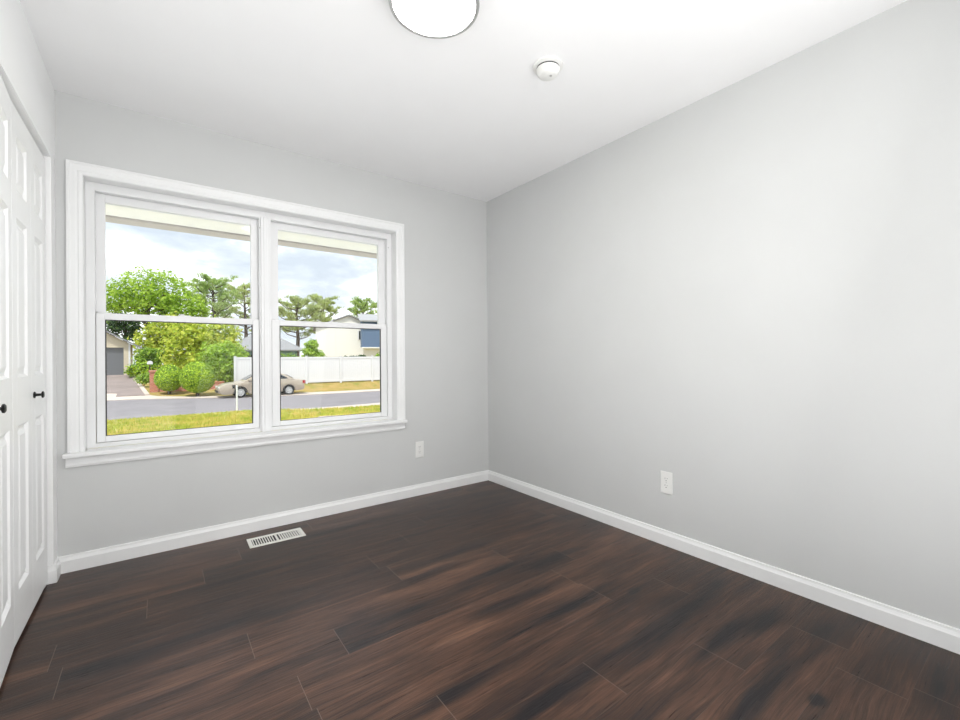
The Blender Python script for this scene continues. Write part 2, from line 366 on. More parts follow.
def window(name, fx0, fx1, ux0, ux1, gl, gr, label):
    root = empty(name, ((fx0 + fx1) / 2, .1, WZ0), 0, label, 'window', kind='structure')
    par = dict(parent=root)
    def B(mb, nm, mt, parent, bevel=0):
        o = mb.build(nm, mt, parent, bevel); 
        if parent is root: o.location = -Vector(root.location)
        return o
    top = 1.990
    fr = MB(); fr.box(fx0, .075, WZ0, ux0, .17, WZ1 - .0); fr.box(ux1, .075, WZ0, fx1, .17, WZ1); fr.box(ux0, .075, top, ux1, .17, WZ1); fr.box(ux0, .075, WZ0, ux1, .18, .628)
    # parting stops and tracks
    for xa, xb in ((ux0 - .0, ux0 + .006), (ux1 - .006, ux1)):
        fr.box(xa, .1165, 1.34, xb, .119, top)
    B(fr, 'window_frame', 'vinyl', root, .002)
    lw = B(frame_mb(ux0 + .002, .630, ux1 - .002, 1.333, .085, .115, gl - ux0, ux1 - gr, .032, .036), 'lower_sash', 'vinyl', root, .003)
    B(MB().box(gl, .098, .662, gr, .102, 1.297), 'pane', 'window_glass', lw)
    e = .006
    g = frame_mb(gl, .662, gr, 1.297, .088, .098, e * 1.2, e * 1.2, .002, e * .7)
    B(g, 'gasket', 'gasket', lw)
    up = B(frame_mb(ux0 + .002, 1.298, ux1 - .002, top, .12, .15, gl - ux0 + .001, ux1 - gr + .003, .036, .046), 'upper_sash', 'vinyl', root, .003)
    B(MB().box(gl, .133, 1.334, gr, .137, top - .046), 'pane', 'window_glass', up)
    # tilt latches on the meeting rail, a lock and a track screw
    lk = MB(); cx = (gl + gr) / 2
    lk.box(cx - .03, .087, 1.333, cx + .03, .112, 1.338)
    lk.tube([(cx - .012, .098, 1.338), (cx - .012, .098, 1.345)], .010, 12)
    o = B(lk, 'sash_lock', 'vinyl', lw)
    for tx in (ux0 + .045, ux1 - .045): B(MB().box(tx - .02, .09, 1.333, tx + .02, .106, 1.336), 'tilt_latch', 'vinyl', lw)
    B(MB().lathe([(0, .0735), (.0035, .0737), (.004, .075)], 12, (ux1 + .012 if fx1 > -1 else ux1 + .004, 0, 1.925), 'y'), 'screw', 'dark_nickel', root)
    return root
window('window_1', WX0, -1.762, -2.598, -1.798, -2.561, -1.835, 'left white sliding sash window of the pair with hedge and driveway in view')
window('window_2', -1.762, WX1, -1.727, -.910, -1.678, -.957, 'right white sliding sash window of the pair with pale houses in view')
struct('trim_4', MB().box(-1.790, .062, WZ0, -1.734, .0749, 1.998).box(-1.774, .056, WZ0, -1.750, .062, 1.998), 'vinyl', 'white mullion post between the two windows', 'mullion', bevel=.002)

# ------------------------------------------------------------------ closet bifold doors
def leaf(parent, y0, w, knob, sgn=1):
    """a door leaf hanging in the local x/y plane: local y from 0 to -w, front face at local x = 0"""
    z0, z1, st = .015, 2.045, .066
    pans = [(.20, .827), (1.015, 1.625), (1.73, 1.94)]
    b = MB(); b.box(-.035, -w, z0, -.012, 0, z1)
    b.box(-.012, -w, z0, 0, -w + st, z1); b.box(-.012, -st, z0, 0, 0, z1)
    zs = [z0] + [v for p in pans for v in p] + [z1]
    for i in range(0, len(zs), 2): b.box(-.012, -w + st, zs[i], 0, -st, zs[i + 1])
    o = b.build('leaf', 'door_paint', parent, .0015)
    o.location = (0, y0, 0)
    for (a, c) in pans:
        p = MB(); ya, yb = -w + st, -st
        # sloped sticking and a raised centre field
        def fr(x1_, i1, x2_, i2):
            q = [(x1_, ya + i1, a + i1), (x1_, yb - i1, a + i1), (x1_, yb - i1, c - i1), (x1_, ya + i1, c - i1), (x2_, ya + i2, a + i2), (x2_, yb - i2, a + i2), (x2_, yb - i2, c - i2), (x2_, ya + i2, c - i2)]
            p.add(q, [(0, 1, 5, 4), (1, 2, 6, 5), (2, 3, 7, 6), (3, 0, 4, 7)])
        fr(-.0005, 0, -.010, .010); fr(-.010, .010, -.010, .020); fr(-.010, .020, -.002, .040)
        p.add([(-.002, ya + .04, a + .04), (-.002, yb - .04, a + .04), (-.002, yb - .04, c - .04), (-.002, ya + .04, c - .04)], [(0, 1, 2, 3)])
        p.build('panel', 'door_paint', o)
    if knob is not None:
        k = MB(); k.lathe([(0, 0), (.014, 0), (.014, .004), (.006, .007), (.0055, .022), (.008, .023), (.014, .025), (.015, .029), (.011, .032), (0, .033)], 24, (0, knob, .929), 'x')
        kk = k.build('knob', 'black_metal', o, smooth=True); kk['label'] = 'small black round knob'
    return o
FX = -2.759
d = empty('door_1', (FX, -.116, 0), 0, 'white panelled bifold closet door nearest the window wall', 'closet door', kind='structure')
leaf(d, 0, .295, -.258); leaf(d, -.297, .295, None)
pv = MB(); pv.box(-.03, -.035, .0, -.004, .006, .006).box(-.014, .001, .0, -.010, .006, .05).tube([(-.017, -.014, .004), (-.017, -.014, .02)], .006, 10)
o = pv.build('pivot_bracket', 'steel', d); o['label'] = 'brassy floor bracket at the hinge corner'
d2 = empty('door_2', (FX, -1.314, 0), 0, 'white panelled bifold closet door at the left edge, slightly ajar', 'closet door', kind='structure')
ang = math.radians(3.6)
l3 = leaf(d2, 0, .298, None); l3.rotation_euler = (0, 0, ang); 
l3.location = (.0, .602, 0); l3.rotation_euler = (0, 0, ang)
l4 = leaf(d2, 0, .298, None); l4.location = (.0186, .302, 0); l4.rotation_euler = (0, 0, -ang)
k = MB().lathe([(0, 0), (.014, 0), (.014, .004), (.006, .007), (.0055, .022), (.008, .023), (.014, .025), (.015, .029), (.011, .032), (0, .033)], 24, (0, -.036, .929), 'x').build('knob', 'black_metal', l4, smooth=True)
k['label'] = 'small black round knob'
struct('trim_5', MB().box(XL - .06, CY1 + .001, CZ - .022, XL - .028, CY0 - .001, CZ), 'steel', 'metal bifold track at the head of the closet opening', 'door track')

# ------------------------------------------------------------------ outlets, register, lamp, detector
def outlet(loc, rz, label):
    r = empty('wall_outlet', loc, rz, label, 'outlet', 'wall outlets')
    MB().box(-.0365, -.006, -.0625, .0365, -.0004, .0625).build('cover_plate', 'plate_plastic', r, .0025)
    for s in (-1, 1):
        c = .0195 * s
        pr = [(.0165 * math.cos(a) * (1 if abs(math.cos(a)) < .93 else .93), c + .0145 * math.sin(a)) for a in [2 * PI * i / 24 for i in range(24)]]
        f = MB().prism(pr, 'y', -.0075, -.0055).build('receptacle', 'plate_plastic', r)
        sl = MB().box(-.0075, -.0079, c + .001, -.0055, -.0074, c + .009).box(.0055, -.0079, c + .002, .0075, -.0074, c + .008)
        sl.prism([(.0025 * math.cos(a), c - .007 + .0025 * math.sin(a)) for a in [2 * PI * i / 12 for i in range(12)]], 'y', -.0079, -.0074)
        sl.build('slots', 'slot_dark', f)
    MB().lathe([(0, -.0072), (.003, -.0070), (.0035, -.0058)], 12, (0, 0, 0), 'y').build('screw', 'steel', r)
outlet((-.6815, 0, .356), 0, 'white duplex outlet on the window wall, low to the right of the window')
outlet((0, -1.670, .357), -PI / 2, 'white duplex outlet low on the long blank right wall')

r = empty('floor_register', (-1.76, -.200, 0), math.radians(-1.0), 'white slotted floor register set in the wood floor below the window', 'floor vent')
W2, D2 = .152, .072
fb = MB(); fb.box(-W2, -D2, .0003, W2, -D2 + .022, .005); fb.box(-W2, D2 - .022, .0003, W2, D2, .005); fb.box(-W2, -D2 + .022, .0003, -W2 + .020, D2 - .022, .005); fb.box(W2 - .020, -D2 + .022, .0003, W2, D2 - .022, .005); fb.box(-.006, -D2 + .022, .0003, .006, D2 - .022, .005)
fb.build('face_frame', 'register_paint', r, .0012)
MB().box(-W2 + .012, -D2 + .02, .0002, W2 - .012, D2 - .02, .0009).build('duct_opening', 'slot_dark', r)
lv = MB()
for i in range(20):
    x = -W2 + .0265 + i * .0132
    if abs(x) < .007: continue
    w, t = (.0062, .0012) if x < 0 else (.0082, .0006)
    lv.add([(x - w / 2, -D2 + .022, .0044), (x + w / 2, -D2 + .022, .0044 - t), (x + w / 2, D2 - .022, .0044 - t), (x - w / 2, D2 - .022, .0044), (x - w / 2, -D2 + .022, .0034), (x + w / 2, -D2 + .022, .0034 - t), (x + w / 2, D2 - .022, .0034 - t), (x - w / 2, D2 - .022, .0034)],
           [(0, 1, 2, 3), (7, 6, 5, 4), (0, 4, 5, 1), (1, 5, 6, 2), (2, 6, 7, 3), (3, 7, 4, 0)])
lv.build('louvers', 'register_paint', r)
o = MB().box(-W2 + .030, -.012, .004, -W2 + .036, .012, .009).build('lever', 'slot_dark', r); o['label'] = 'dark damper lever'

r = empty('ceiling_light', (-1.487, -1.630, H), 0, 'round flush ceiling light with glowing white diffuser and thin metal rim', 'ceiling light')
MB().lathe([(.10, -.0002), (.158, -.0002), (.164, -.006), (.168, -.030), (.169, -.042), (.1675, -.047), (.1545, -.047), (.153, -.040), (.156, -.012), (.10, -.010)], 72).build('rim', 'dark_nickel', r, smooth=True)
MB().lathe([(.1535, -.041), (.148, -.0435), (.11, -.045), (.06, -.0455), (0.0005, -.0456)], 72).build('diffuser', 'diffuser', r, smooth=True)

r = empty('smoke_detector', (-.852, -1.592, H), 0, 'small round white smoke detector on the ceiling', 'smoke detector')
MB().lathe([(0, -.0002), (.068, -.0002), (.070, -.003), (.069, -.010), (.060, -.013), (0, -.013)], 48).build('base', 'plate_plastic', r, smooth=True)
MB().lathe([(0, -.012), (.0535, -.012), (.0535, -.0185), (0, -.0185)], 48).build('gap_shade_ring', 'slot_dark', r)  # dark ring stands in for the shade between base and housing
MB().lathe([(0, -.0180), (.053, -.0180), (.055, -.020), (.052, -.032), (.043, -.046), (.037, -.050), (0, -.051)], 48).build('housing', 'plate_plastic', r, smooth=True)
MB().lathe([(0, -.0520), (.006, -.0520), (.0065, -.0495), (0, -.049)], 16, (.006, -.012, 0)).build('test_button', 'dark_nickel', r)

# ------------------------------------------------------------------ outdoors: terrain
def ss(a, b, x):
    t = min(1, max(0, (x - a) / (b - a))); return t * t * (3 - 2 * t)
def T(x, y):
    if y < 18: return -.45 - .75 * max(0, (y - .3)) / 17.7
    if y < 27.5: return -1.2
    Rr = .47 * ss(27.5, 28.8, y) + .02 * max(0, y - 28.8); Ll = min(1.0, .08 * max(0, y - 28.5))
    mm = ss(0, 4, x); return -1.2 + Ll * (1 - mm) + Rr * mm
def patch(name, xs, ylo, yhi, ny, mt, label, cat, dz=0, thick=.15):
    """ground strip between two edges given per x; follows the terrain, with a skirt below"""
    b = MB(); nx = len(xs); vs = []
    for i, x in enumerate(xs):
        for j in range(ny + 1):
            y = ylo(x) + (yhi(x) - ylo(x)) * j / ny; vs.append((x, y, T(x, y) + dz))
    fs = [(i * (ny + 1) + j, (i + 1) * (ny + 1) + j, (i + 1) * (ny + 1) + j + 1, i * (ny + 1) + j + 1) for i in range(nx - 1) for j in range(ny)]
    n = len(vs); vs += [(x_, y_, z_ - thick) for (x_, y_, z_) in vs]
    fs += [tuple(k + n for k in f[::-1]) for f in fs]
    rim = [i * (ny + 1) for i in range(nx)] + [(nx - 1) * (ny + 1) + j for j in range(1, ny + 1)] + [i * (ny + 1) + ny for i in range(nx - 2, -1, -1)] + [j for j in range(ny - 1, 0, -1)]
    fs += [(rim[i], rim[(i + 1) % len(rim)], rim[(i + 1) % len(rim)] + n, rim[i] + n) for i in range(len(rim))]
    b.add(vs, fs); return struct(name, b, mt, label, cat)
def lin(pts):
    def f(x):
        if x <= pts[0][0]: return pts[0][1]
        for (a, p), (c, q) in zip(pts, pts[1:]):
            if x <= c: return p + (q - p) * (x - a) / (c - a)
        return pts[-1][1]
    return f
near = lin([(-40, 18.2), (-4, 18.2), (0, 18.35), (1.2, 18.4), (2.0, 17.3), (3, 17.05), (4.2, 17.0), (6.9, 17.3), (40, 17.6)])
lawn_hi = lin([(-40, 18.2), (-4, 18.2), (0, 18.35), (1.2, 18.4), (1.9, 17.4), (2.4, 16.5), (3.7, 15.6), (6, 15.3), (40, 14.8)])
far = lin([(-40, 29.4), (-4.8, 28.6), (-3.2, 28.4), (-1.8, 27.6), (1.2, 26.2), (5.0, 25.1), (6.2, 24.9), (40, 24.9)])
verge = lin([(-40, 33), (-4.8, 31.3), (-3.2, 30.4), (-2.4, 29.2), (-1.2, 28.6), (1, 27.4), (4.5, 26.9), (7, 26.5), (40, 26.0)])
XS = [-40 + i for i in range(0, 34)] + [-6 + .4 * i for i in range(0, 46)] + [12.5 + i * 2 for i in range(15)]
patch('lawn_front', XS, lambda x: .6, lawn_hi, 30, 'lawn_near', 'dry yellow-green front lawn between the window and the street', 'lawn')
patch('street', XS, lambda x: near(x), far, 8, 'asphalt', 'grey asphalt street running past the lawns', 'street', dz=-.03)
patch('sidewalk_near', [x for x in XS if x > 1.3], lawn_hi, near, 3, 'concrete', 'pale concrete strip on the near side of the street', 'sidewalk', dz=-.005)
patch('sidewalk_far', XS, far, verge, 3, 'concrete', 'pale concrete strip along the far side of the street', 'sidewalk', dz=.0)
patch('lawn_far', XS, verge, lambda x: 110, 90, 'lawn_far', 'brownish grass across the street around the houses', 'lawn', dz=-.01)
patch('driveway', [-9.5, -8, -7, -6, -5, -4.6, -4.3], lambda x: lin([(-9, 31.4), (-4.8, 31.2), (-4.3, 31.0)])(x), lambda x: 41.9, 16, 'driveway_asphalt', 'dark asphalt driveway leading up to the garage', 'driveway', dz=.03)
# slanting right edge of the drive with its pale kerb
b = MB(); zz = lambda x, y, d: (x, y, T(x, y) + d)
A0, A1 = Vector((-3.02, 29.7)), Vector((-4.2, 41.0)); vs = []; fs = []
for i in range(13):
    p = A0.lerp(A1, i / 12); x4 = min(-4.25, p.x)
    vs += [zz(x4 - .1, p.y, .035), zz(p.x, p.y, .035), zz(x4 - .1, p.y, -.1), zz(p.x, p.y, -.1)]
for i in range(12):
    o_ = i * 4; fs += [(o_, o_ + 1, o_ + 5, o_ + 4), (o_ + 1, o_ + 3, o_ + 7, o_ + 5), (o_ + 2, o_ + 6, o_ + 7, o_ + 3), (o_, o_ + 4, o_ + 6, o_ + 2)]
fs += [(0, 2, 3, 1), (48, 49, 51, 50)]
struct('driveway_edge', b.add(vs, fs), 'driveway_asphalt', 'tapering right side of the asphalt driveway', 'driveway')
b = MB(); vs = []; fs = []
for i in range(13):
    p = A0.lerp(A1, i / 12)
    vs += [zz(p.x + .0, p.y, .08), zz(p.x + .22, p.y, .08), zz(p.x + .22, p.y, -.1), zz(p.x, p.y, -.1)]
for i in range(12):
    for q in range(4): fs.append((i * 4 + q, i * 4 + (q + 1) % 4, i * 4 + 4 + (q + 1) % 4, i * 4 + 4 + q))
fs += [(0, 1, 2, 3), (51, 50, 49, 48)]
struct('driveway_curb', b.add(vs, fs), 'concrete', 'pale concrete kerb along the right side of the driveway', 'curb')
struct('walkway', MB().add([zz(1.4, 11.1, .03), zz(2.9, 10.9, .03), zz(3.2, 11.7, .03), zz(2.1, 12.2, .03), zz(1.4, 11.1, -.1), zz(2.9, 10.9, -.1), zz(3.2, 11.7, -.1), zz(2.1, 12.2, -.1)],
    [(0, 1, 2, 3), (7, 6, 5, 4), (0, 4, 5, 1), (1, 5, 6, 2), (2, 6, 7, 3), (3, 7, 4, 0)]), 'concrete', 'white concrete slab lying in the front lawn', 'walkway')
patch('light_bounce_slab', [-9, -6, -3, 0, 3, 6], lambda x: WT, lambda x: 6.5, 4, 'concrete_light', 'unseen pale slab added outside the window wall to bounce light onto the soffit', 'light_bounce_slab', dz=.06)  # out of view, added as a reflector for soffit and ceiling
# grass blades on the visible band of lawn
b = MB(); rg = random.Random(3); vs = []; fs = []
for i in range(26000):
    y = rg.uniform(10.8, 18.0); x = rg.uniform(-4.6 - (y - 11) * .1, 7.2)
    if y > lawn_hi(x) - .05 or (1.3 < x < 3.3 and 10.9 < y < 12.3): continue
    z = T(x, y); h = rg.uniform(.04, .11); a = rg.uniform(0, PI); dx, dy = .02 * math.cos(a), .02 * math.sin(a); n = len(vs)
    vs += [(x - dx, y - dy, z - .01), (x + dx, y + dy, z - .01), (x + rg.uniform(-.03, .03), y + rg.uniform(-.03, .03), z + h)]; fs.append((n, n + 1, n + 2))
tag(b.add(vs, fs).build('grass', 'lawn_near'), 'short sunlit grass blades over the front lawn', 'grass', kind='stuff')

# eave of this house above the window
b = MB(); b.box(-8, WT, 2.12, 6, 1.08, 2.16)
struct('soffit', b, 'soffit', 'cream roof soffit seen through the top of the window', 'soffit')
struct('gutter', MB().box(-8, 1.08, 2.105, 6, 1.24, 2.26), 'gutter', 'tan gutter at the edge of the roof overhang above the window', 'gutter', bevel=.01)

# ------------------------------------------------------------------ foliage
def leaves(blobs, n, size, seed, squash=1, shell=.55, elong=1.5, droop=0, clump=0):
    """leaf cards gathered in twig-sized clumps over each mass of the crown"""
    rg = random.Random(seed); vs = []; fs = []; tot = sum(b[3] ** 2 for b in blobs); per = 14
    for (cx, cy, cz, r, *rz) in blobs:
        rz = rz[0] if rz else r
        for i in range(max(1, int(n * r * r / tot / per))):
            d = Vector((rg.gauss(0, 1), rg.gauss(0, 1), rg.gauss(0, 1))).normalized()
            k = shell + (1.12 - shell) * rg.random() ** .6; cr = rg.uniform(.10, .20) * r + size * .5
            p0 = Vector((cx + d.x * r * k, cy + d.y * r * k, cz + d.z * rz * k))
            for w in range(per):
                p = p0 + Vector((rg.gauss(0, cr), rg.gauss(0, cr), rg.gauss(0, cr * .55)))
                nn = (d * .7 + Vector((rg.gauss(0, .6), rg.gauss(0, .6), rg.gauss(0, .6) + .6))).normalized()
                t = nn.cross(Vector((rg.gauss(0, 1), rg.gauss(0, 1), rg.gauss(0, 1)))).normalized(); u = nn.cross(t)
                s = size * rg.uniform(.6, 1.25); m_ = len(vs)
                vs += [p - t * s * elong * .5, p + u * s * .45 + nn * s * .1, p + t * s * elong * .5, p - u * s * .45 + nn * s * .1]
                fs.append((m_, m_ + 1, m_ + 2, m_ + 3))
    return MB().add(vs, fs)
def limbs(base, top, r0, targets, seed=1):
    rg = random.Random(seed); b = MB(); base = Vector(base); top = Vector(top)
    mid = base.lerp(top, .5) + Vector((rg.uniform(-.1, .1), rg.uniform(-.1, .1), 0)); b.tube([base, mid, top], [r0, r0 * .8, r0 * .45], 8)
    for t in targets:
        t = Vector(t); s = base.lerp(top, rg.uniform(.45, .95)); q = s.lerp(t, .5) + Vector((0, 0, .15 * (t - s).length))
        b.tube([s, q, t], [r0 * .4, r0 * .28, r0 * .1], 6)
    return b
def tree(name, label, cat, x, y, blobs, n, size, leafm, seed, r0=.18, group=None, top=None, **kw):
    z = T(x, y); root = empty(name, (x, y, z), 0, label, cat, group)
    bl = [(bx - x, by - y, bz - z, *r) for (bx, by, bz, *r) in blobs]
    leaves(bl, n, size, seed, **kw).build('foliage', leafm, root)
    tp = top if top is not None else max(b_[2] for b_ in bl)
    limbs((0, 0, -.05), (0, 0, tp), r0, [(b_[0] * .8, b_[1] * .8, b_[2]) for b_ in bl] + [(b_[0] * .8 + random.uniform(-.6, .6) * b_[3], b_[1] * .8, b_[2] + .5 * b_[3]) for b_ in bl], seed).build('trunk', 'bark', root)
    return root
tree('leafy_tree', 'tall bright green leafy tree rising behind the garage', 'tree', -3.2, 53.6,
     [(-3.9, 54.2, 8.3, 1.9), (-5.9, 55.2, 7.6, 1.5), (-6.6, 55.5, 6.0, 1.1), (-1.7, 52.8, 8.0, 1.9), (.0, 51.6, 6.7, 1.5), (1.1, 51.0, 5.6, 1.2), (-2.6, 53.4, 6.4, 1.6), (-1.2, 52.0, 5.4, 1.5), (-4.3, 54, 6.2, 1.0)], 7500, .24, 'leaf_bright', 11, .22, shell=.45)
tree('leafy_tree', 'dark tree with bare limbs just above the garage roof', 'tree', -4.9, 50.6,
     [(-5.7, 50.8, 4.0, .7), (-4.5, 50.4, 3.6, .6), (-5.2, 50.6, 4.7, .6), (-4.3, 50.4, 4.4, .5)], 1100, .25, 'leaf_dark', 12, .16)
tree('leafy_tree', 'yellow-green leafy tree left of the tall shrubs, behind the brick pillar', 'tree', -2.3, 47.4,
     [(-3.3, 47.4, 2.6, .85), (-3.0, 47.4, 1.3, .85), (-2.3, 47.4, 3.7, 1.0), (-2.3, 47.3, 2.3, .9), (-1.4, 47.2, 3.0, 1.0), (-1.0, 47.2, 4.1, 1.0)], 4200, .22, 'leaf_yellow', 13, .12)
tree('large_shrub', 'large yellow-green shrub rising behind the two round bushes', 'shrub', .3, 37.6,
     [(-.9, 38.2, 1.7, 1.15), (-.4, 38, 3.0, 1.1), (.6, 37.4, 2.4, 1.3), (1.5, 36.8, 2.9, 1.1), (.5, 37.3, .9, 1.2), (2.2, 36.5, 2.5, .8), (-1.3, 38.2, .8, .8)], 7500, .19, 'leaf_yellow', 14, .1)
tree('large_shrub', 'bright green loose shrub between the right round bush and the white fence', 'shrub', 1.5, 32.6,
     [(1.2, 32.9, .4, .9), (1.9, 32.5, .5, .85), (1.6, 32.6, 1.3, .9), (.8, 33.2, 1.4, .8), (2.2, 32.4, 1.0, .6), (1.7, 32.4, -.2, .7)], 5200, .17, 'leaf_bright', 15, .08)
def round_bush(x, y, r, h, label, seed):
    z = T(x, y); root = empty('round_bush', (x, y, z), 0, label, 'bush', 'clipped round bushes')
    rg = random.Random(seed); vs = []; fs = []
    for i in range(14000):
        d = Vector((rg.gauss(0, 1), rg.gauss(0, 1), rg.gauss(0, 1))).normalized()
        w = 1 - .20 * max(0, -d.z) + .05 * (1 - d.z * d.z) + .03 * noise.noise(d * 3 + Vector((seed, 0, 0))); k = w * (.86 + .14 * rg.random())
        p = Vector((d.x * r * k, d.y * r * k, h * .49 + d.z * (h * .50) * k))
        nn = (d + Vector((rg.gauss(0, .38), rg.gauss(0, .38), rg.gauss(0, .38)))).normalized()
        t = nn.cross(Vector((rg.gauss(0, 1), rg.gauss(0, 1), rg.gauss(0, 1)))).normalized(); u = nn.cross(t)
        s = rg.uniform(.035, .075); m_ = len(vs); vs += [p - t * s, p + u * s * .5, p + t * s, p - u * s * .5]; fs.append((m_, m_ + 1, m_ + 2, m_ + 3))
    MB().add(vs, fs).build('foliage', 'leaf_bush', root)
    b = MB(); b.tube([(0, 0, -.05), (0, 0, h * .5)], .10, 8)
    b.build('trunk', 'bark', root)
round_bush(-1.83, 29.9, .74, 1.84, 'smaller left one of the two clipped round green bushes by the kerb', 21)
round_bush(-.46, 28.3, .91, 2.14, 'larger right one of the two clipped round green bushes by the parked car', 22)
tree('low_hedge', 'low rounded hedge bush beside the garage wall', 'bush', -3.3, 38.9, [(-3.65, 38.7, .25, .42, .42), (-3.1, 38.6, .30, .48, .45), (-4.0, 38.9, .1, .25, .3)], 3000, .12, 'leaf_bush', 31, .05)
tree('leafy_shrub', 'broad flat-topped shrub beside the garage corner', 'shrub', -2.8, 40.1, [(-3.4, 40.1, 1.1, .4, .45), (-2.75, 40.1, 1.25, .45, .45), (-3.0, 40.1, 1.6, .45, .25), (-2.5, 40.0, .8, .45), (-2.05, 40.0, 1.3, .42)], 3600, .14, 'leaf_green', 32, .08)
tree('small_shrub', 'small green shrub at the foot of the brick pillar', 'shrub', -3.15, 33.4, [(-3.2, 33.4, -.28, .30), (-3.0, 33.3, -.15, .25)], 700, .10, 'leaf_green', 33, .03)
tree('small_tree', 'small lime-green tree behind the white fence by the pale house', 'tree', 9.0, 38.4, [(8.9, 38.5, 1.5, .55), (9.3, 38.2, 1.2, .5), (9.05, 38.4, 2.2, .42), (8.6, 38.7, .9, .4), (9.6, 38.0, .9, .35)], 2600, .17, 'leaf_bright', 34, .07)

def pine(x, y, z0, z1, rad, label, seed, leafm='needle_olive', lean=0, n=90):
    """open crown: ascending limbs, each ending in a flat fan of upswept needle tufts"""
    zb = T(x, y); root = empty('pine_tree', (x, y, zb), 0, label, 'tree', 'tall pines beyond the houses')
    rg = random.Random(seed); vs = []; fs = []; b = MB(); z0 -= zb; z1 -= zb
    b.tube([(0, 0, -.1), (.15, 0, z0), (.0, .1, (z0 + z1) / 2 + .3), (0, 0, z1 - .7)], [.30, .22, .13, .04], 8)
    ny = max(6, int(n / 5.5))
    for i in range(ny):
        t = (i + rg.random() * .6) / ny; zc = z0 + (z1 - z0 - .9) * t; a0 = i * 2.4 + rg.uniform(-.4, .4)
        ln = rad * (.55 + .50 * math.sin(PI * min(1, .25 + t * .75))) * rg.uniform(.75, 1.08)
        e = Vector((math.cos(a0) * ln, math.sin(a0) * ln, zc + ln * rg.uniform(.30, .55)))
        s0 = Vector((0, 0, zc - .2)); q0 = s0.lerp(e, .55) + Vector((0, 0, -.12 * ln)); b.tube([s0, q0, e], [.08, .055, .02], 5)
        for w in range(7):
            f = .40 + .62 * w / 6; c0 = s0.lerp(e, f) + Vector((rg.gauss(0, .26), rg.gauss(0, .26), rg.uniform(-.05, .22)))
            for j in range(15):
                c = c0 + Vector((rg.gauss(0, .22), rg.gauss(0, .22), rg.gauss(0, .10)))
                for q in range(5):
                    d = Vector((rg.gauss(0, .55) + math.cos(a0) * .5, rg.gauss(0, .55) + math.sin(a0) * .5, abs(rg.gauss(0, .5)) + .45)).normalized()
                    u = d.cross(Vector((rg.gauss(0, 1), rg.gauss(0, 1), rg.gauss(0, 1)))).normalized()
                    L_ = rg.uniform(.28, .48); m_ = len(vs); vs += [c - u * .035, c + u * .035, c + d * L_]; fs.append((m_, m_ + 1, m_ + 2))
    MB().add(vs, fs).build('foliage', leafm, root); b.build('trunk', 'bark', root)
pine(2.9, 57.8, 5.6, 11.0, 2.5, 'pine rising between the bright leafy tree and the mullion', 41, 'needle_green', n=120)
pine(7.35, 65.5, 4.4, 11.9, 2.8, 'fuller olive pine half hidden by the mullion', 42, 'needle_olive', n=110)
pine(12.0, 56.2, 3.6, 9.1, 3.1, 'wide dark-limbed pine left of the pale gabled house', 43, 'needle_olive', n=120)
pine(16.8, 61.5, 5.2, 10.6, 2.2, 'olive pine directly over the left roof slope of the pale house', 44, 'needle_olive', n=85)
pine(24.0, 64.1, 5.8, 10.6, 2.7, 'spreading pine above the blue house at the right', 45, 'needle_green', n=100)

# ------------------------------------------------------------------ brick pillar, low wall, post, mailbox
z = T(-2.6, 31)
struct('garden_wall', MB().box(-2.38, 30.98, z - .2, 1.2, 31.2, z + .46).box(-2.38, 30.94, z + .46, 1.2, 31.24, z + .52), 'brick', 'low brick garden wall behind the round bushes', 'wall')
r = empty('brick_pillar', (-2.605, 31.1, z), 0, 'red brick pillar at the end of the low garden wall', 'pillar')
MB().box(-.21, -.21, -.1, .21, .21, 1.24).build('shaft', 'brick', r)
MB().box(-.25, -.25, 1.24, .25, .25, 1.36).build('cap', 'brick', r, .01)
z = T(-2.85, 34.5)
r = empty('mailbox', (-2.84, 34.5, z), 0, 'small white rounded box on a thin post behind the brick pillar', 'mailbox')
MB().tube([(0, 0, -.05), (0, 0, 1.42)], .035, 8).build('post', 'bark', r)
MB().prism([(-.16, 1.42), (.16, 1.42), (.16, 1.56), (.11, 1.63), (0, 1.66), (-.11, 1.63), (-.16, 1.56)], 'y', -.2, .2).build('box', 'white_vinyl_fence', r, .01)
z = T(.36, 18.3)
r = empty('marker_post', (.36, 18.25, z), 0, 'thin white post standing at the edge of the lawn before the car', 'post')
MB().tube([(0, 0, -.05), (0, 0, 1.02)], .034, 12).build('shaft', 'white_vinyl_fence', r)
MB().lathe([(.034, 1.02), (.038, 1.03), (.038, 1.08), (.025, 1.11), (0.001, 1.12)], 12).build('cap', 'white_vinyl_fence', r)

# ------------------------------------------------------------------ fence
fy = 29.0; fr = empty('vinyl_fence', (6, fy, T(6, fy)), 0, 'tall white vinyl privacy fence behind the parked car', 'fence')
px = [1.2 + 2.43 * i for i in range(9)]; px[0] = 1.62
for i, x in enumerate(px):
    zb = T(x, fy); l = fr.location
    p = MB().box(x - .065 - l.x, -.065, zb - .1 - l.z, x + .065 - l.x, .065, 1.19 - l.z); p.box(x - .08 - l.x, -.08, 1.19 - l.z, x + .08 - l.x, .08, 1.22 - l.z)
    p.build('post', 'white_vinyl_fence', fr)
    if i < len(px) - 1:
        q = MB(); a, c = x + .065 - l.x, px[i + 1] - .065 - l.x; z0 = T(x + 1.2, fy) + .04 - l.z
        q.box(a, -.035, z0, c, .035, z0 + .16); q.box(a, -.035, 1.01 - l.z, c, .035, 1.14 - l.z)
        k = 0; xx = a
        while xx < c - .02:
            q.box(xx + .001, -.012, z0 + .1, min(xx + .151, c) - .001, .012, 1.05 - l.z); xx += .152
        q.build('panel', 'white_vinyl_fence', fr)

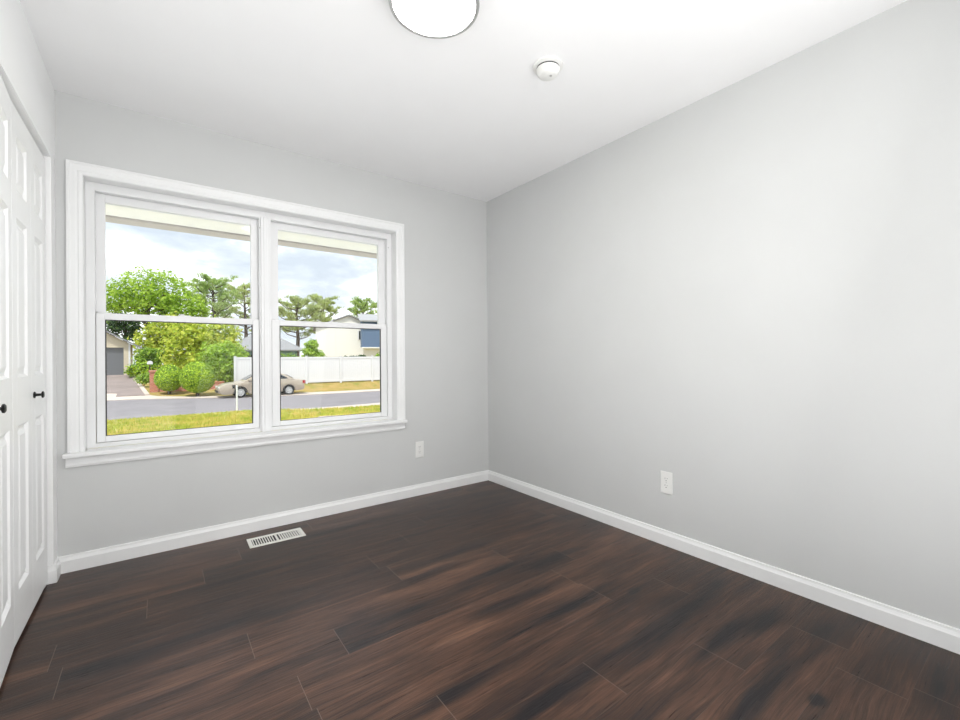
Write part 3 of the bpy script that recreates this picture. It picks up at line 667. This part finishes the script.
# ------------------------------------------------------------------ houses
def lap(b, x0, x1, y, z0, z1, step, top=None):
    """lapped siding boards facing the street; top(x0,x1,z) clips rows to a gable"""
    z = z0
    while z < z1 - .01:
        h = min(step, z1 - z); a, c = (x0, x1) if top is None else top(z + h)
        a, c = max(a, x0), min(c, x1)
        if c - a > .05: b.add([(a, y - .02, z), (c, y - .02, z), (c, y, z + h), (a, y, z + h), (a, y + .03, z), (c, y + .03, z), (c, y + .03, z + h), (a, y + .03, z + h)],
            [(0, 1, 2, 3), (4, 7, 6, 5), (0, 4, 5, 1), (2, 6, 7, 3), (1, 5, 6, 2), (0, 3, 7, 4)])
        z += step
r = empty('garage', (-8, 41.2, T(-6, 41.5)), 0, 'cream sided garage with a grey door at the top of the driveway', 'garage'); l = r.location
gx0, gx1, gp, ge = -12.0, -4.18, 4.6, 2.28; gm = (gx0 + gx1) / 2
def gt(z): 
    if z <= ge: return (gx0, gx1)
    k = (gp - z) / (gp - ge) * (gx1 - gm); return (gm - k, gm + k)
b = MB(); yb = 41.2
lap(b, gx0, -10.2, yb, l.z, ge, .15); lap(b, -4.58, gx1, yb, l.z, ge, .15); lap(b, -10.2, -4.58, yb, 1.98, ge, .15); lap(b, gx0, gx1, yb, ge, gp, .15, gt)
b.box(gx0, yb + .03, l.z - .1, -10.2, yb + 4, ge); b.box(-4.58, yb + .03, l.z - .1, gx1, yb + 4, ge); b.box(-10.2, yb + .03, 1.98, -4.58, yb + .3, ge); b.prism([(gx0, ge), (gx1, ge), (gm, gp)], 'y', yb + .03, yb + 4)
o = b.build('wall', 'cream_siding', r); o.location = -l
b = MB()
for i in range(5): b.box(-10.2, yb + .12, l.z + .0 + i * .44, -4.58, yb + .16, l.z + .425 + i * .44)
b.box(-10.2, yb + .16, l.z, -4.58, yb + .2, 2.0)
o = b.build('garage_door', 'garage_grey', r); o.location = -l; o['label'] = 'dark grey sectional overhead door'
sl_ = (gp - ge) / (gx1 - gm); b = MB()
e = .75; b.prism([(gm, gp + .04), (gx1 + e, ge - e * sl_ + .04), (gx1 + e, ge - e * sl_ + .16), (gm, gp + .18), (gx0 - e, ge - e * sl_ + .16), (gx0 - e, ge - e * sl_ + .04)], 'y', yb - .35, yb + 4.3)
o = b.build('roof', 'roof_grey', r); o.location = -l
b = MB().box(gx1 - .10, yb - .05, l.z, gx1 + .02, yb - .021, ge); o = b.build('corner_board', 'white_vinyl_fence', r); o.location = -l

r = empty('gabled_house', (14.8, 45, T(14, 45)), 0, 'pale cream gabled house standing behind the white fence', 'house'); l = r.location
hx0, hx1, hp, he = 11.35, 18.3, 5.75, 4.4; hm = 14.83
def ht(z):
    if z <= he: return (hx0, hx1)
    k = (hp - z) / (hp - he) * (hx1 - hm); return (hm - k, hm + k)
b = MB(); lap(b, hx0, 13.4, 45, l.z, he, .18); lap(b, 13.46, hx1, 45, l.z, he, .18); lap(b, hx0, hx1, 45, he, hp, .18, ht)
b.box(hx0, 45.03, l.z - .1, hx1, 52, he); b.prism([(hx0, he), (hx1, he), (hm, hp)], 'y', 45.03, 52)
o = b.build('wall', 'white_siding', r); o.location = -l
sl_ = (hp - he) / (hx1 - hm); e = .3
b = MB().prism([(hm, hp + .03), (hx1 + e, he - e * sl_ + .03), (hx1 + e, he - e * sl_ + .13), (hm, hp + .15), (hx0 - e, he - e * sl_ + .13), (hx0 - e, he - e * sl_ + .03)], 'y', 44.75, 52.2)
o = b.build('roof', 'roof_light', r); o.location = -l
w = MB().box(15.93, 44.93, 3.1, 16.25, 44.975, 4.05).build('window', 'glass_dark', r); w.location = -l
o = MB().box(15.78, 44.94, 3.08, 15.91, 44.978, 4.08).build('shutter', 'white_vinyl_fence', r); o.location = -l
r.rotation_euler = (0, 0, math.radians(-16))

zb = T(15, 41.8)
r = empty('blue_house', (15.12, 41.8, zb), math.radians(-16), 'house with a blue sided upper storey at the right edge of the window', 'house')
b = MB(); lap(b, 0, 7, 0, 2.17 - zb, 5.0 - zb, .24); b.box(0, .03, 2.17 - zb, 7, 1.9, 5.0 - zb); b.build('upper_wall', 'blue_siding', r)
b = MB(); b.box(.25, .6, -.1, 7, 1.9, 2.169 - zb); b.box(-.04, -.04, 2.05 - zb, 7, .6, 2.169 - zb); b.build('lower_wall', 'white_siding', r)
MB().box(2.0, .55, .9 - zb, 3.2, .595, 1.8 - zb).build('window', 'glass_dark', r)
MB().prism([(-.45, 4.88 - zb), (2.0, 5.75 - zb), (2.0, 5.9 - zb), (-.45, 5.03 - zb)], 'x', -.3, 7.3).build('roof', 'roof_light', r)
tree('low_hedge', 'low green bushes between the fence and the blue house', 'bush', 16.6, 38.0, [(15.9, 38.0, 1.0, .55, .45), (16.8, 37.9, 1.1, .6, .55), (17.7, 37.8, 1.1, .55, .55)], 2400, .2, 'leaf_green', 36, .05)
tree('small_shrub', 'dark shrub tips showing over the fence before the pale house', 'shrub', 13.2, 38.2, [(13.0, 38.3, .9, .35), (13.6, 38.1, 1.05, .3), (12.2, 38.4, .85, .35)], 800, .14, 'leaf_dark', 37, .04)

r = empty('teal_house', (6.4, 46.5, T(6, 46)), 0, 'low teal house with a grey hipped roof, partly behind the mullion', 'house'); l = r.location
b = MB(); lap(b, 3.6, 9.3, 45, l.z, 1.9, .2); b.box(3.6, 45.03, l.z - .1, 9.3, 51, 1.9); o = b.build('wall', 'teal_siding', r); o.location = -l
b = MB().add([(3.0, 44.5, 1.8), (10.0, 44.5, 1.8), (10.0, 51.5, 1.8), (3.0, 51.5, 1.8), (6.3, 47.0, 4.1), (6.7, 49, 4.1), (3.0, 44.5, 1.92), (10.0, 44.5, 1.92), (10, 51.5, 1.92), (3, 51.5, 1.92)],
    [(0, 3, 2, 1), (0, 1, 7, 6), (1, 2, 8, 7), (2, 3, 9, 8), (3, 0, 6, 9), (6, 7, 4), (7, 8, 5, 4), (8, 9, 5), (9, 6, 4, 5)])
o = b.build('roof', 'roof_grey', r); o.location = -l
o = MB().box(4.6, 44.9, .4, 5.6, 44.96, 1.4).build('window', 'glass_dark', r); o.location = -l
tree('small_shrub', 'dark green shrub over the fence before the teal house', 'shrub', 6.3, 37.5, [(6.1, 37.6, .9, .55), (6.8, 37.3, .9, .5), (5.4, 37.9, .7, .6)], 1500, .16, 'leaf_green', 38, .04)

# ------------------------------------------------------------------ parked sedan
def car():
    x0, y0, z0 = .32, 25.62, -1.23
    r = empty('parked_car', (x0, y0, z0), 0, 'tan four-door sedan parked at the far kerb before the white fence', 'car')
    W_ = 1.74; fwx, rwx, wr = 1.17, 3.81, .315
    def arch(cx, rr, rev=False):
        a = [(cx + rr * math.cos(t), .30 + rr * math.sin(t)) for t in [PI * (1 - k / 10) for k in range(11)]]
        return a[::-1] if rev else a
    prof = [(.06, .30), (.02, .42), (.0, .52), (.03, .60), (.12, .70), (.35, .80), (.8, .885), (1.25, .94), (1.45, .965)]   # nose and hood
    prof += [(3.72, .99), (4.1, .985), (4.62, .96), (4.72, .93), (4.76, .80), (4.79, .62), (4.82, .50), (4.80, .40), (4.72, .32), (4.25, .26)]
    prof += arch(rwx, .37, True) + [(3.30, .20), (1.65, .20)] + arch(fwx, .37, True) + [(.70, .22), (.30, .20)]
    b = MB(); NY = 7; ring = []
    for j in range(NY):   # loft across the width with tumblehome and plan-view rounding
        t = j / (NY - 1); e = abs(2 * t - 1); y = W_ * t
        vs = []
        for (x, z) in prof:
            cx_ = 2.4; k = 1 - .035 * e ** 3 if x < .5 or x > 4.5 else 1
            zz_ = z - (.05 * e ** 4 if z > .8 else 0)
            vs.append((cx_ + (x - cx_) * k, y, zz_))
        ring.append(vs)
    n = len(prof); V = [v for r_ in ring for v in r_]; Fc = [(j * n + i, j * n + (i + 1) % n, (j + 1) * n + (i + 1) % n, (j + 1) * n + i) for j in range(NY - 1) for i in range(n)]
    Fc += [tuple(range(n)), tuple((NY - 1) * n + i for i in range(n - 1, -1, -1))]
    b.add(V, Fc).build('body', 'car_paint', r, .018, smooth=True)
    cab = [(1.30, .93), (1.95, 1.30), (2.15, 1.385), (2.5, 1.42), (3.0, 1.415), (3.35, 1.37), (3.65, 1.27), (4.18, .97)]
    b = MB(); vs = []; n = len(cab)
    for (y, sh) in ((.04, 0), (.12, .55), (.24, 1), (.87, 1), (W_ - .24, 1), (W_ - .12, .55), (W_ - .04, 0)):
        for (x, z) in cab:
            yy = y; 
            top = (z - .93) / .49
            yin = .05 + .19 * top
            if y < .3: yy = [.05, yin * .55 + .02, yin][int((0, 1, 2)[(.04, .12, .24).index(y)])] if True else y
            vs.append((x, None, z))
    vs = []
    cols = 5
    for j in range(cols):
        s = j / (cols - 1)
        for (x, z) in cab:
            top = max(0, (z - .93) / .49); yin = .05 + .21 * top; zz_ = z + .02 * math.sin(PI * s)
            vs.append((x, yin + (W_ - 2 * yin) * s, zz_))
    Fc = [(j * n + i, j * n + i + 1, (j + 1) * n + i + 1, (j + 1) * n + i) for j in range(cols - 1) for i in range(n - 1)]
    Fc += [(j * n, (j + 1) * n, (j + 1) * n + n - 1, j * n + n - 1) for j in range(cols - 1)] + [tuple(range(n))[::-1], tuple((cols - 1) * n + i for i in range(n))]
    b.add(vs, Fc).build('cabin', 'car_paint', r, .012, smooth=True)
    def side(pts, off, back=False):
        out = []
        for (x, z) in pts:
            top = max(0, (z - .93) / .49); yin = .05 + .21 * top; out.append((x, (W_ - yin + off) if back else (yin - off), z))
        return out
    fw = [(1.72, 1.0), (2.14, 1.31), (2.55, 1.345), (2.62, 1.0)]; rw = [(2.70, 1.0), (2.64, 1.345), (3.12, 1.335), (3.30, 1.0)]; qw = [(3.37, 1.02), (3.2, 1.32), (3.42, 1.28), (3.80, 1.04)]
    for back in (False, True):
        for q in (fw, rw, qw):
            a = side(q, .006, back); c = side(q, -.01, back); k = len(q)
            MB().add(a + c, [tuple(range(k)), tuple(range(2 * k - 1, k - 1, -1))] + [(i, i + k, (i + 1) % k + k, (i + 1) % k) for i in range(k)]).build('side_window', 'glass_dark', r)
    for (xa, za, xb, zb, nm) in ((1.42, 1.005, 1.90, 1.285, 'windshield'), (4.06, 1.05, 3.70, 1.255, 'rear_window')):
        d_ = Vector((xb - xa, 0, zb - za)); nn = Vector((-d_.z, 0, d_.x)).normalized() * (1 if xa < 3 else -1)
        if nn.z < 0: nn = -nn
        v4 = []
        for k_ in (.028, -.03):
            for (x, z, yi) in ((xa, za, .14), (xb, zb, .27)):
                v4 += [(x + nn.x * k_, yi, z + nn.z * k_), (x + nn.x * k_, W_ - yi, z + nn.z * k_)]
        MB().add(v4, [(0, 1, 3, 2), (4, 6, 7, 5), (0, 2, 6, 4), (1, 5, 7, 3), (0, 4, 5, 1), (2, 3, 7, 6)]).build(nm, 'glass_dark', r)
    for cx in (fwx, rwx):
        for yy, s in ((.02, 1), (W_ - .02, -1)):
            wh = MB().lathe([(.20, 0), (.28, 0), (.31, .02 * s), (wr, .05 * s), (wr, .17 * s), (.30, .20 * s), (.19, .20 * s)], 32, (cx, yy, wr), 'y').build('wheel', 'rubber', r, smooth=True)
            MB().lathe([(0.001, .03 * s), (.05, .02 * s), (.06, .035 * s), (.185, .045 * s), (.20, .005 * s), (.205, .02 * s), (.20, .1 * s), (0.001, .1 * s)], 32, (cx, yy, wr), 'y').build('hubcap', 'alloy', wh, smooth=True)
            for q in range(7):
                a = 2 * PI * (q + .5) / 7; c_, s_ = math.cos(a), math.sin(a)
                if yy < 1: MB().prism([(cx + .13 * c_ + .02 * math.cos(t), wr + .13 * s_ + .02 * math.sin(t)) for t in [2 * PI * w_ / 8 for w_ in range(8)]], 'y', yy + .028 * s, yy + .06 * s).build('rim_hole', 'car_black', wh)
        MB().box(cx - .34, .22, .25, cx + .34, W_ - .22, .62).build('wheel_well', 'car_black', r)
    o = MB().box(.74, -.004, .55, .90, .03, .76).build('torn_fender_gap', 'car_black', r); o['label'] = 'dark opening where the fender liner is missing'
    MB().box(.02, .10, .58, .16, .42, .68).build('headlamp', 'headlight', r, .02); MB().box(.02, W_ - .42, .58, .16, W_ - .10, .68).build('headlamp', 'headlight', r, .02)
    for ya, yb_ in ((-.006, .34), (W_ - .34, W_ + .006)): MB().box(4.60, ya, .70, 4.79, yb_, .90).build('tail_light', 'tail_red', r, .02)
    MB().box(-.01, .25, .34, .06, W_ - .25, .44).build('grille_opening', 'car_black', r)
    for hx in (2.50, 3.28): MB().box(hx - .09, -.012, .80, hx + .09, .02, .83).build('door_handle', 'car_paint', r, .004)
    for gx in (1.60, 2.66): MB().box(gx, -.002, .30, gx + .008, .012, .93).build('door_seam', 'car_black', r)
    MB().box(1.55, -.10, .98, 1.70, .06, 1.09).build('mirror', 'car_paint', r, .02)
car()
